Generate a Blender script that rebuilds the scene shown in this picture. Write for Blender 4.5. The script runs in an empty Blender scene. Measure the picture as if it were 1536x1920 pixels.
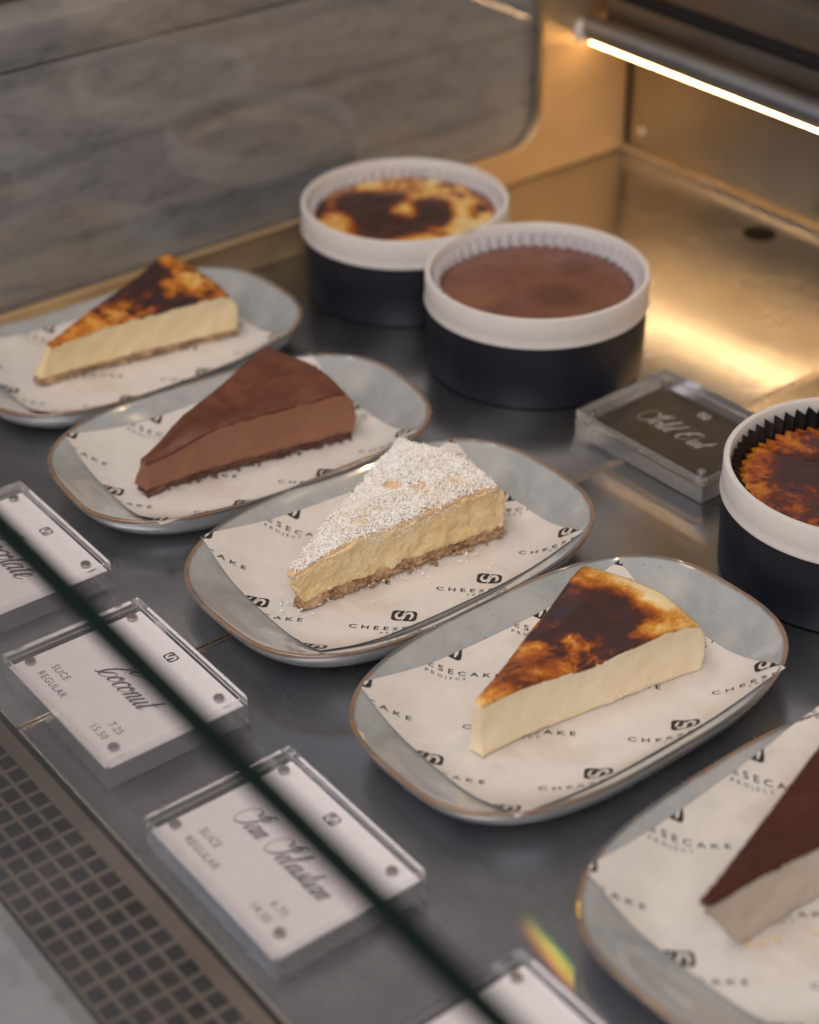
import bpy, bmesh, math, random
from mathutils import Vector, Matrix, noise as mn
random.seed(7)
S = bpy.context.scene
col = S.collection
PI = math.pi

# ------------------------------------------------------------------ camera
cam = bpy.data.cameras.new('camera'); co = bpy.data.objects.new('camera', cam); col.objects.link(co)
R = [[0.6063842342047775, -0.4312457835458444, 0.6680757701651933],
     [0.7950544631571212, 0.3432436462959699, -0.5000721946793172],
     [-0.013658737929517103, 0.8343925176146882, 0.5510014205306507]]
M = Matrix(R).to_4x4(); M.translation = Vector((0.8176, -0.6120, 0.6744))
co.matrix_world = M
cam.sensor_fit = 'VERTICAL'; cam.sensor_height = 24.0; cam.sensor_width = 19.2
cam.lens = 3475.444 / 1920 * 24.0
cam.clip_start = 0.01; cam.clip_end = 50
cam.dof.use_dof = True
fwd = -Vector((R[0][2], R[1][2], R[2][2]))
cam.dof.focus_distance = (Vector((0.10, -0.06, 0.035)) - M.translation).dot(fwd)
cam.dof.aperture_fstop = 2.6
S.camera = co

# ------------------------------------------------------------------ world (dim room around the case)
W = bpy.data.worlds.new('World'); S.world = W; W.use_nodes = True
nt = W.node_tree; nt.nodes.clear()
o = nt.nodes.new('ShaderNodeOutputWorld'); bg = nt.nodes.new('ShaderNodeBackground')
tc = nt.nodes.new('ShaderNodeTexCoord'); sx = nt.nodes.new('ShaderNodeSeparateXYZ')
mx = nt.nodes.new('ShaderNodeMapRange'); cr = nt.nodes.new('ShaderNodeValToRGB')
nt.links.new(tc.outputs['Generated'], sx.inputs[0])
nt.links.new(sx.outputs['Z'], mx.inputs[0]); mx.inputs[1].default_value = -1; mx.inputs[2].default_value = 1
nt.links.new(mx.outputs[0], cr.inputs[0])
e = cr.color_ramp.elements
e[0].position = 0.45; e[0].color = (0.07, 0.055, 0.047, 1)
e[1].position = 1.0; e[1].color = (0.30, 0.28, 0.27, 1)
m_ = cr.color_ramp.elements.new(0.62); m_.color = (0.085, 0.064, 0.052, 1)
nt.links.new(cr.outputs[0], bg.inputs[0]); bg.inputs[1].default_value = 1.0
nt.links.new(bg.outputs[0], o.inputs[0])

# ------------------------------------------------------------------ lamps
def area(name, loc, target, sx_, sy_, power, colr, spread=180):
    l = bpy.data.lights.new(name, 'AREA'); l.shape = 'RECTANGLE'; l.size = sx_; l.size_y = sy_
    l.energy = power; l.color = colr; l.spread = math.radians(spread)
    ob = bpy.data.objects.new(name, l); col.objects.link(ob); ob.location = loc
    ob.rotation_euler = (Vector(target) - Vector(loc)).to_track_quat('-Z', 'Y').to_euler()
    return ob
area('window_light', (1.5, -1.6, 1.9), (0.1, 0, 0), 1.6, 1.2, 37, (1.0, 0.94, 0.92))
area('ceiling_light', (-0.2, -1.0, 2.3), (0.1, 0, 0), 1.2, 0.8, 18, (1.0, 0.90, 0.84))
area('cool_daylight', (-1.3, -1.6, .7), (0, 0, 0), 1.0, .8, 7, (0.60, 0.78, 1.0))
area('cool_reflection_lamp', (-1.15, .55, .62), (0.0, -.1, 0), 0.7, 0.5, 0.75, (0.62, 0.78, 1.0))  # unseen lamp added to lay a cool bluish reflection on the tray
for i, (x, y, z) in enumerate(((0.9, 0.2, 2.0), (0.5, 0.9, 1.9), (-0.6, 0.3, 2.1))):
    area('warm_bulb', (x, y, z), (0.1, 0, 0), 0.03, 0.03, 1.5, (1.0, 0.72, 0.42))

# added spot lamp throws a thin spectrum on the deck beside the bottom sign
pl = bpy.data.lights.new('added_spectrum_spot', 'SPOT'); pl.energy = 13.0; pl.spot_size = math.radians(7.5); pl.spot_blend = .6; pl.shadow_soft_size = .004
po = bpy.data.objects.new('added_spectrum_spot', pl); col.objects.link(po)
g0, g1 = Vector((.326, -.1775, 0)), Vector((.374, -.1850, 0)); gm = (g0 + g1) / 2
rd = (gm - M.translation).normalized(); ld = Vector((rd.x, rd.y, -rd.z)); po.location = gm + ld * .62
po.rotation_euler = (gm - po.location).to_track_quat('-Z', 'Y').to_euler()
al = (g1 - g0).normalized(); zax = (gm - po.location).normalized(); al = (al - zax * al.dot(zax)).normalized(); ac = zax.cross(al)
pl.use_nodes = True; ln_ = pl.node_tree; em = ln_.nodes['Emission']
ge = ln_.nodes.new('ShaderNodeNewGeometry')
def ldot(v):
    n_ = ln_.nodes.new('ShaderNodeVectorMath'); n_.operation = 'DOT_PRODUCT'; ln_.links.new(ge.outputs['Incoming'], n_.inputs[0]); n_.inputs[1].default_value = v; return n_.outputs['Value']
def lmath(op, a_, b_):
    n_ = ln_.nodes.new('ShaderNodeMath'); n_.operation = op
    for i_, q in enumerate((a_, b_)):
        if isinstance(q, (int, float)): n_.inputs[i_].default_value = q
        else: ln_.links.new(q, n_.inputs[i_])
    return n_.outputs[0]
va = lmath('MULTIPLY_ADD', ldot(ac), 1.0 / .0115); ln_.nodes[-1].inputs[2].default_value = .5
crn = ln_.nodes.new('ShaderNodeValToRGB'); ln_.links.new(va, crn.inputs[0]); els = crn.color_ramp.elements
els[0].position = 0; els[0].color = (0, 0, 0, 1); els[1].position = 1; els[1].color = (0, 0, 0, 1)
for p_, c_ in ((.12, (0, .02, .01)), (.34, (.10, .45, .02)), (.5, (.9, .75, .02)), (.66, (1, .22, .01)), (.84, (.5, .03, .0))):
    e_ = els.new(p_); e_.color = (*c_, 1)
ua = lmath('MULTIPLY', ldot(al), 1 / .036); ua = lmath('MULTIPLY', ua, ua); ua = lmath('SUBTRACT', 1.0, ua); ua = lmath('MAXIMUM', ua, 0.0)
ln_.links.new(crn.outputs[0], em.inputs[0]); ln_.links.new(ua, em.inputs[1])

S.view_settings.view_transform = 'Standard'
try: S.view_settings.look = 'None'
except Exception: pass
S.view_settings.exposure = -0.08; S.view_settings.gamma = 1.0
S.view_settings.use_curve_mapping = False
S.render.engine = 'CYCLES'
S.cycles.max_bounces = 14; S.cycles.transmission_bounces = 12; S.cycles.transparent_max_bounces = 16
S.cycles.glossy_bounces = 6; S.cycles.diffuse_bounces = 4
S.cycles.sample_clamp_indirect = 4.0
S.cycles.caustics_reflective = True; S.cycles.caustics_refractive = True

# ------------------------------------------------------------------ material helpers
class N:
    def __init__(s, name):
        s.m = bpy.data.materials.new(name); s.m.use_nodes = True; s.t = s.m.node_tree
        s.b = s.t.nodes['Principled BSDF']; s.out = s.t.nodes['Material Output']
    def n(s, typ, **k):
        x = s.t.nodes.new(typ)
        for a, v in k.items():
            if a.startswith('i_'): x.inputs[a[2:].replace('_', ' ')].default_value = v
            else: setattr(x, a, v)
        return x
    def l(s, a, b): s.t.links.new(a, b)
    def pos(s, scale=(1, 1, 1), rot=(0, 0, 0)):
        t = s.n('ShaderNodeTexCoord'); mp = s.n('ShaderNodeMapping'); mp.inputs['Scale'].default_value = scale
        mp.inputs['Rotation'].default_value = rot
        s.l(t.outputs['Object'], mp.inputs[0]); return mp.outputs[0]
    def noise(s, vec, scale, detail=6, rough=.6, dist=0.0):
        x = s.n('ShaderNodeTexNoise'); x.inputs['Scale'].default_value = scale; x.inputs['Detail'].default_value = detail
        x.inputs['Roughness'].default_value = rough; x.inputs['Distortion'].default_value = dist
        s.l(vec, x.inputs['Vector']); return x.outputs['Fac']
    def ramp(s, fac, stops, interp='LINEAR'):
        x = s.n('ShaderNodeValToRGB'); s.l(fac, x.inputs[0]); cr = x.color_ramp; cr.interpolation = interp
        while len(cr.elements) < len(stops): cr.elements.new(0.5)
        for el, (p, c) in zip(cr.elements, stops): el.position = p; el.color = (*c, 1) if len(c) == 3 else c
        return x.outputs[0]
    def math(s, op, a, b=None, c=None):
        x = s.n('ShaderNodeMath', operation=op)
        for i, v in enumerate((a, b, c)):
            if v is None: continue
            if isinstance(v, (int, float)): x.inputs[i].default_value = v
            else: s.l(v, x.inputs[i])
        return x.outputs[0]
    def mix(s, fac, a, b):
        x = s.n('ShaderNodeMix', data_type='RGBA')
        for key, v in ((0, fac), (6, a), (7, b)):
            if isinstance(v, tuple): x.inputs[key].default_value = (*v, 1)
            elif isinstance(v, (int, float)): x.inputs[key].default_value = v
            else: s.l(v, x.inputs[key])
        return x.outputs[2]
    def set(s, **k):
        for a, v in k.items():
            key = a.replace('_', ' ')
            inp = s.b.inputs[key]
            if isinstance(v, tuple): inp.default_value = (*v, 1) if len(v) == 3 and inp.type == 'RGBA' else v
            elif isinstance(v, (int, float)): inp.default_value = v
            else: s.l(v, inp)
        return s
    def bump(s, h, strength=.3, dist=.001):
        x = s.n('ShaderNodeBump'); x.inputs['Strength'].default_value = strength; x.inputs['Distance'].default_value = dist
        s.l(h, x.inputs['Height']); s.l(x.outputs[0], s.b.inputs['Normal']); return s

def steel(name, base, rough, sc=(3, 60, 60), var=.12, bumps=.05):
    a = N(name); v = a.pos(sc)
    n1 = a.noise(v, 12, 5, .6); n2 = a.noise(a.pos((1, 1, 1)), 9, 4, .6)
    c = a.ramp(n2, [(.3, tuple(x * (1 - var) for x in base)), (.7, tuple(min(1, x * (1 + var)) for x in base))])
    r = a.math('MULTIPLY_ADD', n1, .12, rough - .06)
    r2 = a.math('MULTIPLY_ADD', n2, .10, r)
    a.set(Base_Color=c, Metallic=1.0, Roughness=r2).bump(n1, bumps, .0004)
    return a.m
M_tray = steel('brushed_steel', (.46, .475, .505), .19)
def tray_marks(m):
    t = m.node_tree; b = t.nodes['Principled BSDF']; old = b.inputs['Roughness'].links[0].from_socket
    tc = t.nodes.new('ShaderNodeTexCoord'); n1 = t.nodes.new('ShaderNodeTexNoise'); n1.inputs['Scale'].default_value = 14; n1.inputs['Detail'].default_value = 8
    n1.inputs['Roughness'].default_value = .7; n1.inputs['Distortion'].default_value = 1.2; t.links.new(tc.outputs['Object'], n1.inputs['Vector'])
    r = t.nodes.new('ShaderNodeValToRGB'); r.color_ramp.elements[0].position = .48; r.color_ramp.elements[0].color = (0, 0, 0, 1); r.color_ramp.elements[1].position = .70; r.color_ramp.elements[1].color = (.05, .05, .05, 1)
    t.links.new(n1.outputs['Fac'], r.inputs[0]); a_ = t.nodes.new('ShaderNodeMath'); a_.operation = 'ADD'
    t.links.new(old, a_.inputs[0]); t.links.new(r.outputs[0], a_.inputs[1]); t.links.new(a_.outputs[0], b.inputs['Roughness'])
tray_marks(M_tray)
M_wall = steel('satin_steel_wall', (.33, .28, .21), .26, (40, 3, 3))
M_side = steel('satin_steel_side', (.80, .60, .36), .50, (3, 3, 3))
M_grille = steel('grille_steel', (.29, .235, .20), .33, (3, 30, 30))
M_lip = steel('steel_edge', (.62, .55, .46), .22)
M_beam = steel('dark_steel_beam', (.34, .32, .31), .30)

def flat(name, c, rough=.5, metal=0.0, **k):
    a = N(name); v = a.pos(); n = a.noise(v, 180, 4, .6)
    cc = a.mix(n, tuple(x * .9 for x in c), tuple(min(1, x * 1.06) for x in c))
    a.set(Base_Color=cc, Roughness=rough, Metallic=metal, **k); return a.m
M_dark = flat('dark_void', (.010, .008, .006), .9, Specular_IOR_Level=.02)
M_gasket = flat('black_gasket', (.015, .014, .014), .5)
M_knob = flat('white_plastic', (.75, .72, .66), .4)
M_sill = steel('brass_toned_sill', (.50, .38, .24), .38)

# marble / stone
a = N('grey_marble'); v = a.pos((1, 1, 2.3), (0.10, 0, 0))
n1 = a.noise(v, 5, 8, .62, .4); v2 = a.pos((1, .8, 4), (0.05, 0, 0)); n2 = a.noise(v2, 9, 10, .72, .3)
n3 = a.noise(a.pos((1, .8, 2)), 38, 7, .75)
base = a.ramp(n2, [(.28, (.24, .25, .265)), (.45, (.31, .318, .33)), (.6, (.345, .345, .35)), (.8, (.42, .42, .425))])
dk = a.ramp(n3, [(.33, (.35, .37, .40)), (.50, (1, 1, 1)), (.7, (1.15, 1.15, 1.15))])
mm = a.n('ShaderNodeMix', data_type='RGBA', blend_type='MULTIPLY'); mm.inputs[0].default_value = .5
a.l(base, mm.inputs[6]); a.l(dk, mm.inputs[7])
# long dark veins
wv = a.n('ShaderNodeTexWave', wave_type='BANDS', bands_direction='Z'); wv.inputs['Scale'].default_value = 3.1
wv.inputs['Distortion'].default_value = 2.2; wv.inputs['Detail'].default_value = 5; wv.inputs['Detail Scale'].default_value = 3
wv.inputs['Detail Roughness'].default_value = .65
a.l(a.pos((1, .22, 1.5)), wv.inputs['Vector'])
vn = a.ramp(wv.outputs['Fac'], [(0.0, (.35, .37, .39)), (.04, (.6, .6, .62)), (.12, (1, 1, 1))])
m2 = a.n('ShaderNodeMix', data_type='RGBA', blend_type='MULTIPLY'); m2.inputs[0].default_value = .35
a.l(mm.outputs[2], m2.inputs[6]); a.l(vn, m2.inputs[7])
a.set(Base_Color=m2.outputs[2], Roughness=.42).bump(n3, .1, .0005); M_marble = a.m

def glassmat(name, tint, refl=1.0, rough=0.0):
    a = N(name); a.t.nodes.remove(a.b)
    tr = a.n('ShaderNodeBsdfTransparent'); tr.inputs[0].default_value = (*tint, 1)
    gl = a.n('ShaderNodeBsdfGlossy'); gl.inputs['Roughness'].default_value = rough
    ge = a.n('ShaderNodeNewGeometry'); dt = a.n('ShaderNodeVectorMath', operation='DOT_PRODUCT')
    a.l(ge.outputs['Normal'], dt.inputs[0]); a.l(ge.outputs['Incoming'], dt.inputs[1])
    k_ = a.math('POWER', a.math('SUBTRACT', 1.0, a.math('ABSOLUTE', dt.outputs['Value'])), 5.0)
    f = a.math('MULTIPLY', a.math('MULTIPLY_ADD', k_, .96, .04), refl)
    ms = a.n('ShaderNodeMixShader'); a.l(f, ms.inputs[0]); a.l(tr.outputs[0], ms.inputs[1]); a.l(gl.outputs[0], ms.inputs[2])
    a.l(ms.outputs[0], a.out.inputs[0]); return a.m
M_pane = glassmat('clear_glass_pane', (.985, .975, .975), .6)
M_endglass = glassmat('end_glass', (.98, .975, .97), 1.3, .0)
M_glassedge = flat('green_glass_edge', (.003, .010, .008), .5, Specular_IOR_Level=.12)
a = N('clear_acrylic'); a.set(Base_Color=(.985, .98, .985), Roughness=.02, Transmission_Weight=.84, IOR=1.49); M_acr = a.m
M_acrtop = glassmat('acrylic_polished_face', (.99, .985, .99), .9, .0)
def acrylic(o):
    me = o.data; me.materials.append(M_acrtop)
    for p in me.polygons:
        if abs(p.normal.z) > .95: p.material_index = 1
M_card = flat('white_card', (.88, .86, .875), .55)
M_cardb = flat('black_card', (.022, .018, .016), .45)
M_ink = flat('grey_ink', (.10, .085, .085), .6)
M_inkd = flat('dark_ink', (.035, .032, .032), .6)
M_inkw = flat('white_ink', (.50, .48, .45), .6)
M_mag = steel('magnet_steel', (.55, .53, .52), .3)

# parchment paper
a = N('greaseproof_paper'); n = a.noise(a.pos(), 55, 8, .7); nf = a.noise(a.pos((1, 8, 1)), 160, 4, .7)
c = a.ramp(n, [(.3, (.66, .615, .575)), (.7, (.75, .71, .67))])
gs_ = a.ramp(a.noise(a.pos(), 17, 3, .5, .3), [(.56, (1, 1, 1)), (.62, (.86, .82, .76)), (.70, (.80, .75, .67))])
mm = a.n('ShaderNodeMix', data_type='RGBA', blend_type='MULTIPLY'); mm.inputs[0].default_value = .55
a.l(c, mm.inputs[6]); a.l(gs_, mm.inputs[7])
a.set(Base_Color=mm.outputs[2], Roughness=.62).bump(nf, .10, .0003); M_paper = a.m
M_print = flat('black_print', (.028, .022, .020), .6)
M_pw = flat('paper_white_knockout', (.70, .66, .62), .6)

# plate glaze: grey-blue, iron-brown edge
a = N('stoneware_glaze'); v = a.pos()
at = a.n('ShaderNodeAttribute', attribute_name='edge')
n = a.noise(v, 26, 7, .65, .4); nb = a.noise(v, 90, 5, .7)
body = a.ramp(n, [(.3, (.30, .315, .33)), (.5, (.40, .41, .42)), (.72, (.48, .475, .47))])
spk = a.n('ShaderNodeTexVoronoi'); spk.inputs['Scale'].default_value = 95; a.l(v, spk.inputs['Vector'])
sp = a.ramp(spk.outputs['Distance'], [(.045, (.25, .22, .2)), (.075, (1, 1, 1))])
mm = a.n('ShaderNodeMix', data_type='RGBA', blend_type='MULTIPLY'); mm.inputs[0].default_value = .6
a.l(body, mm.inputs[6]); a.l(sp, mm.inputs[7])
rim = a.ramp(a.noise(v, 8, 7, .72, .8), [(.35, (.09, .095, .105)), (.48, (.15, .14, .135)), (.56, (.27, .16, .095)), (.63, (.24, .20, .17)), (.75, (.12, .13, .14))])
ef = a.math('MULTIPLY_ADD', nb, .5, -.25); ef = a.math('ADD', ef, at.outputs['Fac'])
ef = a.ramp(ef, [(.35, (0, 0, 0)), (.75, (1, 1, 1))])
c = a.mix(ef, mm.outputs[2], rim)
a.set(Base_Color=c, Roughness=.12, Coat_Weight=.8, Coat_Roughness=.04).bump(nb, .06, .0006); M_glaze = a.m

# cakes
def cake_mat(name, c1, c2, scale=60, rough=.5, sss=.15, bump=.25, sscol=None, stretch=(1, 1, 1)):
    a = N(name); v = a.pos(stretch); n = a.noise(v, scale, 7, .65); n2 = a.noise(a.pos(), scale * .25, 4, .5)
    f = a.math('MULTIPLY_ADD', n2, .6, a.math('MULTIPLY', n, .4))
    c = a.ramp(f, [(.35, c1), (.65, c2)])
    fine = a.noise(a.pos(), 600, 4, .6)
    vo = a.n('ShaderNodeTexVoronoi'); vo.inputs['Scale'].default_value = 330; a.l(a.pos(), vo.inputs['Vector'])
    pore = a.ramp(vo.outputs['Distance'], [(.10, (0, 0, 0)), (.26, (1, 1, 1))]); drag = a.noise(a.pos((1, 1, 14)), 26, 4, .6)
    fine = a.math('ADD', fine, a.math('MULTIPLY_ADD', pore, .35, a.math('MULTIPLY', drag, .8)))
    h = a.math('MULTIPLY_ADD', fine, .4, n)
    a.set(Base_Color=c, Roughness=rough, Subsurface_Weight=sss, Subsurface_Scale=.006)
    a.b.inputs['Subsurface Radius'].default_value = (1.0, .7, .35)
    a.bump(h, bump, .0012); return a.m
M_cream = cake_mat('pale_cream_filling', (.96, .79, .53), (.98, .85, .64), 70, .42, .2, .35)
M_vanilla = cake_mat('yellow_cream_filling', (.97, .74, .42), (.98, .82, .53), 40, .38, .2, .12)
M_custard = cake_mat('custard_filling', (.95, .66, .31), (.98, .80, .50), 75, .40, .15, 1.0)
M_choc = cake_mat('chocolate_filling', (.27, .110, .064), (.38, .17, .11), 22, .24, .08, .35)
M_white = cake_mat('shaded_milky_filling', (.54, .45, .37), (.64, .56, .48), 90, .5, .1, .4)  # albedo lowered so the colour carries the shadow on this slice's face
M_crust = cake_mat('biscuit_crust', (.24, .125, .06), (.70, .47, .28), 330, .85, 0, 1.0)
M_crustc = cake_mat('cocoa_crust', (.10, .045, .03), (.22, .11, .075), 260, .85, 0, 1.0)

def burnt(name, stops, scale, radial, blobs=(), A=1.6, B=.5, rough=.30, bump=.4, detail=7, stretch=(1, 1, 1), coat=.2, dist=.8, fine=5):
    """colour = ramp(bias + noise); bias from the distance to the local origin (radial) and from blobs (x, y, radius, amount)"""
    a = N(name); v = a.pos(stretch); n = a.noise(v, scale, detail, .62, dist); nf = a.noise(v, scale * fine, 5, .7)
    t = a.n('ShaderNodeTexCoord')
    flatv = a.n('ShaderNodeVectorMath', operation='MULTIPLY'); a.l(t.outputs['Object'], flatv.inputs[0]); flatv.inputs[1].default_value = (1, 1, 0)
    ln = a.n('ShaderNodeVectorMath', operation='LENGTH'); a.l(flatv.outputs[0], ln.inputs[0])
    nl = a.noise(a.pos(), 26, 3, .5)
    wob = a.math('MULTIPLY_ADD', n, .035, ln.outputs['Value']); wob = a.math('MULTIPLY_ADD', nl, .085, wob); wob = a.math('SUBTRACT', wob, .060)
    rr = a.ramp(a.math('DIVIDE', wob, .2), [(d / .2, (b_, b_, b_)) for d, b_ in radial])
    f = a.math('MULTIPLY_ADD', a.math('SUBTRACT', n, .5), A, rr)
    f = a.math('MULTIPLY_ADD', a.math('SUBTRACT', nf, .5), B, f)
    for x, y, r, am in blobs:
        vm = a.n('ShaderNodeVectorMath', operation='DISTANCE'); a.l(flatv.outputs[0], vm.inputs[0]); vm.inputs[1].default_value = (x, y, 0)
        d = a.math('SUBTRACT', 1.0, a.math('DIVIDE', a.math('MULTIPLY_ADD', a.math('SUBTRACT', n, .5), r * 1.2, vm.outputs['Value']), r))
        d = a.math('MINIMUM', a.math('MAXIMUM', d, 0.0), .6); f = a.math('MULTIPLY_ADD', d, am, f)
    c = a.ramp(f, stops)
    a.set(Base_Color=c, Roughness=rough, Coat_Weight=coat, Coat_Roughness=.25).bump(a.math('MULTIPLY_ADD', nf, .4, n), bump, .002); return a.m
BST = [(.0, (.84, .55, .20)), (.2, (.74, .34, .05)), (.40, (.58, .19, .02)), (.56, (.30, .07, .012)), (.72, (.09, .024, .012)), (.92, (.045, .020, .020))]

# ------------------------------------------------------------------ object helpers
def tag(o, label=None, cat=None, group=None, kind=None):
    for k, v in (('label', label), ('category', cat), ('group', group), ('kind', kind)):
        if v: o[k] = v
    return o
def thing(name, label, cat, loc=(0, 0, 0), rz=0, group=None):
    o = bpy.data.objects.new(name, None); col.objects.link(o); o.location = loc; o.rotation_euler = (0, 0, rz)
    o.empty_display_size = .02
    return tag(o, label, cat, group)
def obj(name, bm, mats, parent=None, smooth=True, angle=40):
    me = bpy.data.meshes.new(name)
    if isinstance(bm, bmesh.types.BMesh):
        bmesh.ops.recalc_face_normals(bm, faces=bm.faces[:]); bm.to_mesh(me); bm.free()
    else: me.from_pydata(*bm); me.update()
    for m in (mats if isinstance(mats, (list, tuple)) else [mats]): me.materials.append(m)
    o = bpy.data.objects.new(name, me); col.objects.link(o)
    if parent: o.parent = parent
    if smooth:
        me.polygons.foreach_set('use_smooth', [True] * len(me.polygons))
        try: me.set_sharp_from_angle(angle=math.radians(angle))
        except Exception: pass
    return o
def box(bm, x0, x1, y0, y1, z0, z1, bev=0.0, seg=2):
    v = [bm.verts.new(p) for p in ((x0, y0, z0), (x1, y0, z0), (x1, y1, z0), (x0, y1, z0), (x0, y0, z1), (x1, y0, z1), (x1, y1, z1), (x0, y1, z1))]
    fs = [bm.faces.new([v[i] for i in q]) for q in ((0, 3, 2, 1), (4, 5, 6, 7), (0, 1, 5, 4), (1, 2, 6, 5), (2, 3, 7, 6), (3, 0, 4, 7))]
    if bev > 0:
        es = list({e for f in fs for e in f.edges})
        bmesh.ops.bevel(bm, geom=es, offset=bev, segments=seg, affect='EDGES', profile=.5)
    return bm
def nb(): return bmesh.new()
def lathe(bm, prof, n=96, cx=0, cy=0, radf=None):
    rings = []
    for k, (r, z) in enumerate(prof):
        if r < 1e-6: rings.append([bm.verts.new((cx, cy, z))]); continue
        rings.append([bm.verts.new((cx + r * math.cos(2 * PI * i / n), cy + r * math.sin(2 * PI * i / n), z)) for i in range(n)])
    for a_, b_ in zip(rings, rings[1:]):
        for i in range(n):
            j = (i + 1) % n
            if len(a_) == 1: bm.faces.new((a_[0], b_[i], b_[j]))
            elif len(b_) == 1: bm.faces.new((a_[i], a_[j], b_[0]))
            else: bm.faces.new((a_[i], a_[j], b_[j], b_[i]))
    return bm
def tube(bm, pts, r, n=12):
    rings = []
    for i, p in enumerate(pts):
        p = Vector(p); d = (Vector(pts[min(i + 1, len(pts) - 1)]) - Vector(pts[max(i - 1, 0)])).normalized()
        u = d.cross(Vector((0, 0, 1))); u = u.normalized() if u.length > 1e-4 else Vector((1, 0, 0)); w = d.cross(u)
        rings.append([bm.verts.new(p + (u * math.cos(2 * PI * k / n) + w * math.sin(2 * PI * k / n)) * r) for k in range(n)])
    for a_, b_ in zip(rings, rings[1:]):
        for k in range(n): bm.faces.new((a_[k], a_[(k + 1) % n], b_[(k + 1) % n], b_[k]))
    bm.faces.new(rings[0]); bm.faces.new(rings[-1][::-1]); return bm

# ------------------------------------------------------------------ the display case
# two steel deck panels meeting in a seam
def deck(name, x0, x1, label, y1=0.532):
    t = thing(name, label, 'display tray', (0, 0, 0))
    b = nb(); box(b, x0, x1, -0.3075, y1, -0.02, 0.0, .0016, 3); obj('panel', b, M_tray, t)
    return t
SEAM = 0.0392
dl = deck('display_tray', -0.42, SEAM - .0007, 'brushed steel deck with a dark disc for a round hole, left of the seam, under two tins')
dr = deck('display_tray', SEAM + .0007, 1.6, 'brushed steel deck right of the seam, under the tin with the black liner')
for t, x in ((dl, SEAM - .0016), (dr, SEAM + .0016)):
    b = nb(); tube(b, [(x, -0.306, -.0002), (x, 0.53, -.0002)], .0011, 8); obj('rolled_edge', b, M_lip, t)
b = nb(); lathe(b, [(0, .0005), (.0134, .0005), (.0138, .0003), (.0138, -.001)], 48, -.156, .493); obj('dark_hole_disc', b, M_dark, dl)  # dark disc laid on the deck, its colour standing in for the hole's shade
# bright folded front lips
for t, x0, x1 in ((dl, -0.42, SEAM - .001), (dr, SEAM + .001, 1.6)):
    b = nb(); tube(b, [(x0, -.3068, -.0006), (x1, -.3068, -.0006)], .0012, 8); obj('front_lip', b, M_lip, t)

# ventilation grille in front of the deck
g = thing('vent_grille', 'brown steel air grille with rows of square holes along the front of the case', 'grille', (0, -.34, 0))
px, py, hx, hy = .01265, .01085, .0100, .0085
ytop = -.3211 + .34; NR = 5
b = nb()
x0, x1 = -.62, .80
ncol = int((x1 - x0) / px); xs0 = .0535 - .0100 - px * 52
ys = [ytop - k * py for k in range(NR)]
zt = 0.0
segs = []
segs.append((ytop, -.3115 + .34))
for k in range(NR - 1): segs.append((ys[k + 1], ys[k] - hy))
segs.append((-.3745 + .34, ys[-1] - hy))
for (ya, yb) in segs: box(b, x0, x1, ya, yb, -.0012, zt)
for c_ in range(ncol + 2):
    xa = xs0 + c_ * px + hx; xb = xa + (px - hx)
    if xa > x1: break
    for k in range(NR): box(b, xa, xb, ys[k] - hy, ys[k], -.0012, zt - .00001)
obj('perforated_plate', b, M_grille, g, smooth=False)
b = nb(); box(b, x0, x1, -.3755 + .34, -.3095 + .34, -.030, -.022); obj('air_duct', b, M_dark, g, smooth=False)

# stone counter outside
b = nb(); box(b, -1.2, 2.0, -1.0, -.3768, -.05, .0015, .002, 2)
o = obj('counter_top', b, M_marble); tag(o, kind='structure')
# something solid beneath everything
b = nb(); box(b, -1.5, 2.2, -1.2, 1.2, -.12, -.06); o = obj('floor', b, M_dark, smooth=False); tag(o, kind='structure')

# end wall: sill, steel surround with a rounded opening, glass and the stone outside
sill = thing('end_sill', 'narrow brass toned sill along the foot of the end glass', 'sill', (-.39, 0, 0))
b = nb(); box(b, -.02, .0095, -.62, .40, 0.0004, .0135, .0015, 2); obj('sill_bar', b, M_sill, sill)
ew = thing('case_end_wall', 'warm lit steel end panel with a rounded window corner left of the light bar', 'wall panel', (-.368, .53, 0))
b = nb()
# polygon in (y,z) with rounded inner corner at opening edge y=yo, z=zo
yo, zo, rr = .428, .030, .035
outer = [(.535, 0), (.535, .75), (yo, .75)]
arc = [(yo - rr + rr * math.cos(-t), zo + rr + rr * math.sin(-t)) for t in [PI / 2 * k / 12 for k in range(13)]]
pts = [(.535, 0.0005), (.535, .75), (yo, .75)] + arc + [(-.62, zo), (-.62, 0.0005)]
vs = [b.verts.new((0, y - .53, z)) for y, z in pts]; f = b.faces.new(vs)
r_ = bmesh.ops.extrude_face_region(b, geom=[f]); bmesh.ops.translate(b, verts=[v for v in r_['geom'] if isinstance(v, bmesh.types.BMVert)], vec=(-.006, 0, 0))
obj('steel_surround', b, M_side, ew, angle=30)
eg = thing('end_glass', 'clear end glass pane with a rounded lower corner in front of the grey stone', 'glass pane', (-.378, 0, 0))
b = nb(); box(b, .0010, .0030, -.62, .50, .014, .75); obj('pane', b, M_endglass, eg)
b = nb()
arc2 = [(yo - rr + (rr - 0.0) * math.cos(-t), zo + rr + (rr) * math.sin(-t)) for t in [PI / 2 * k / 14 for k in range(15)]]
path = [(-.3665, yo, .75)] + [(-.3665, y, z) for y, z in arc2] + [(-.3665, -.62, zo)]
tube(b, [(x + .378, y, z) for x, y, z in path], .0012, 8); obj('seal_edge', b, M_side, eg)
st = nb(); box(st, -.43, -.3785, -.75, .75, -.05, .209, .003, 2)
o = obj('stone_upstand', st, M_marble); tag(o, 'grey veined marble slab standing beyond the end glass', 'marble slab')
st = nb(); box(st, -.43, -.3778, -.75, .75, .209 + .0008, .242, .003, 2)
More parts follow.
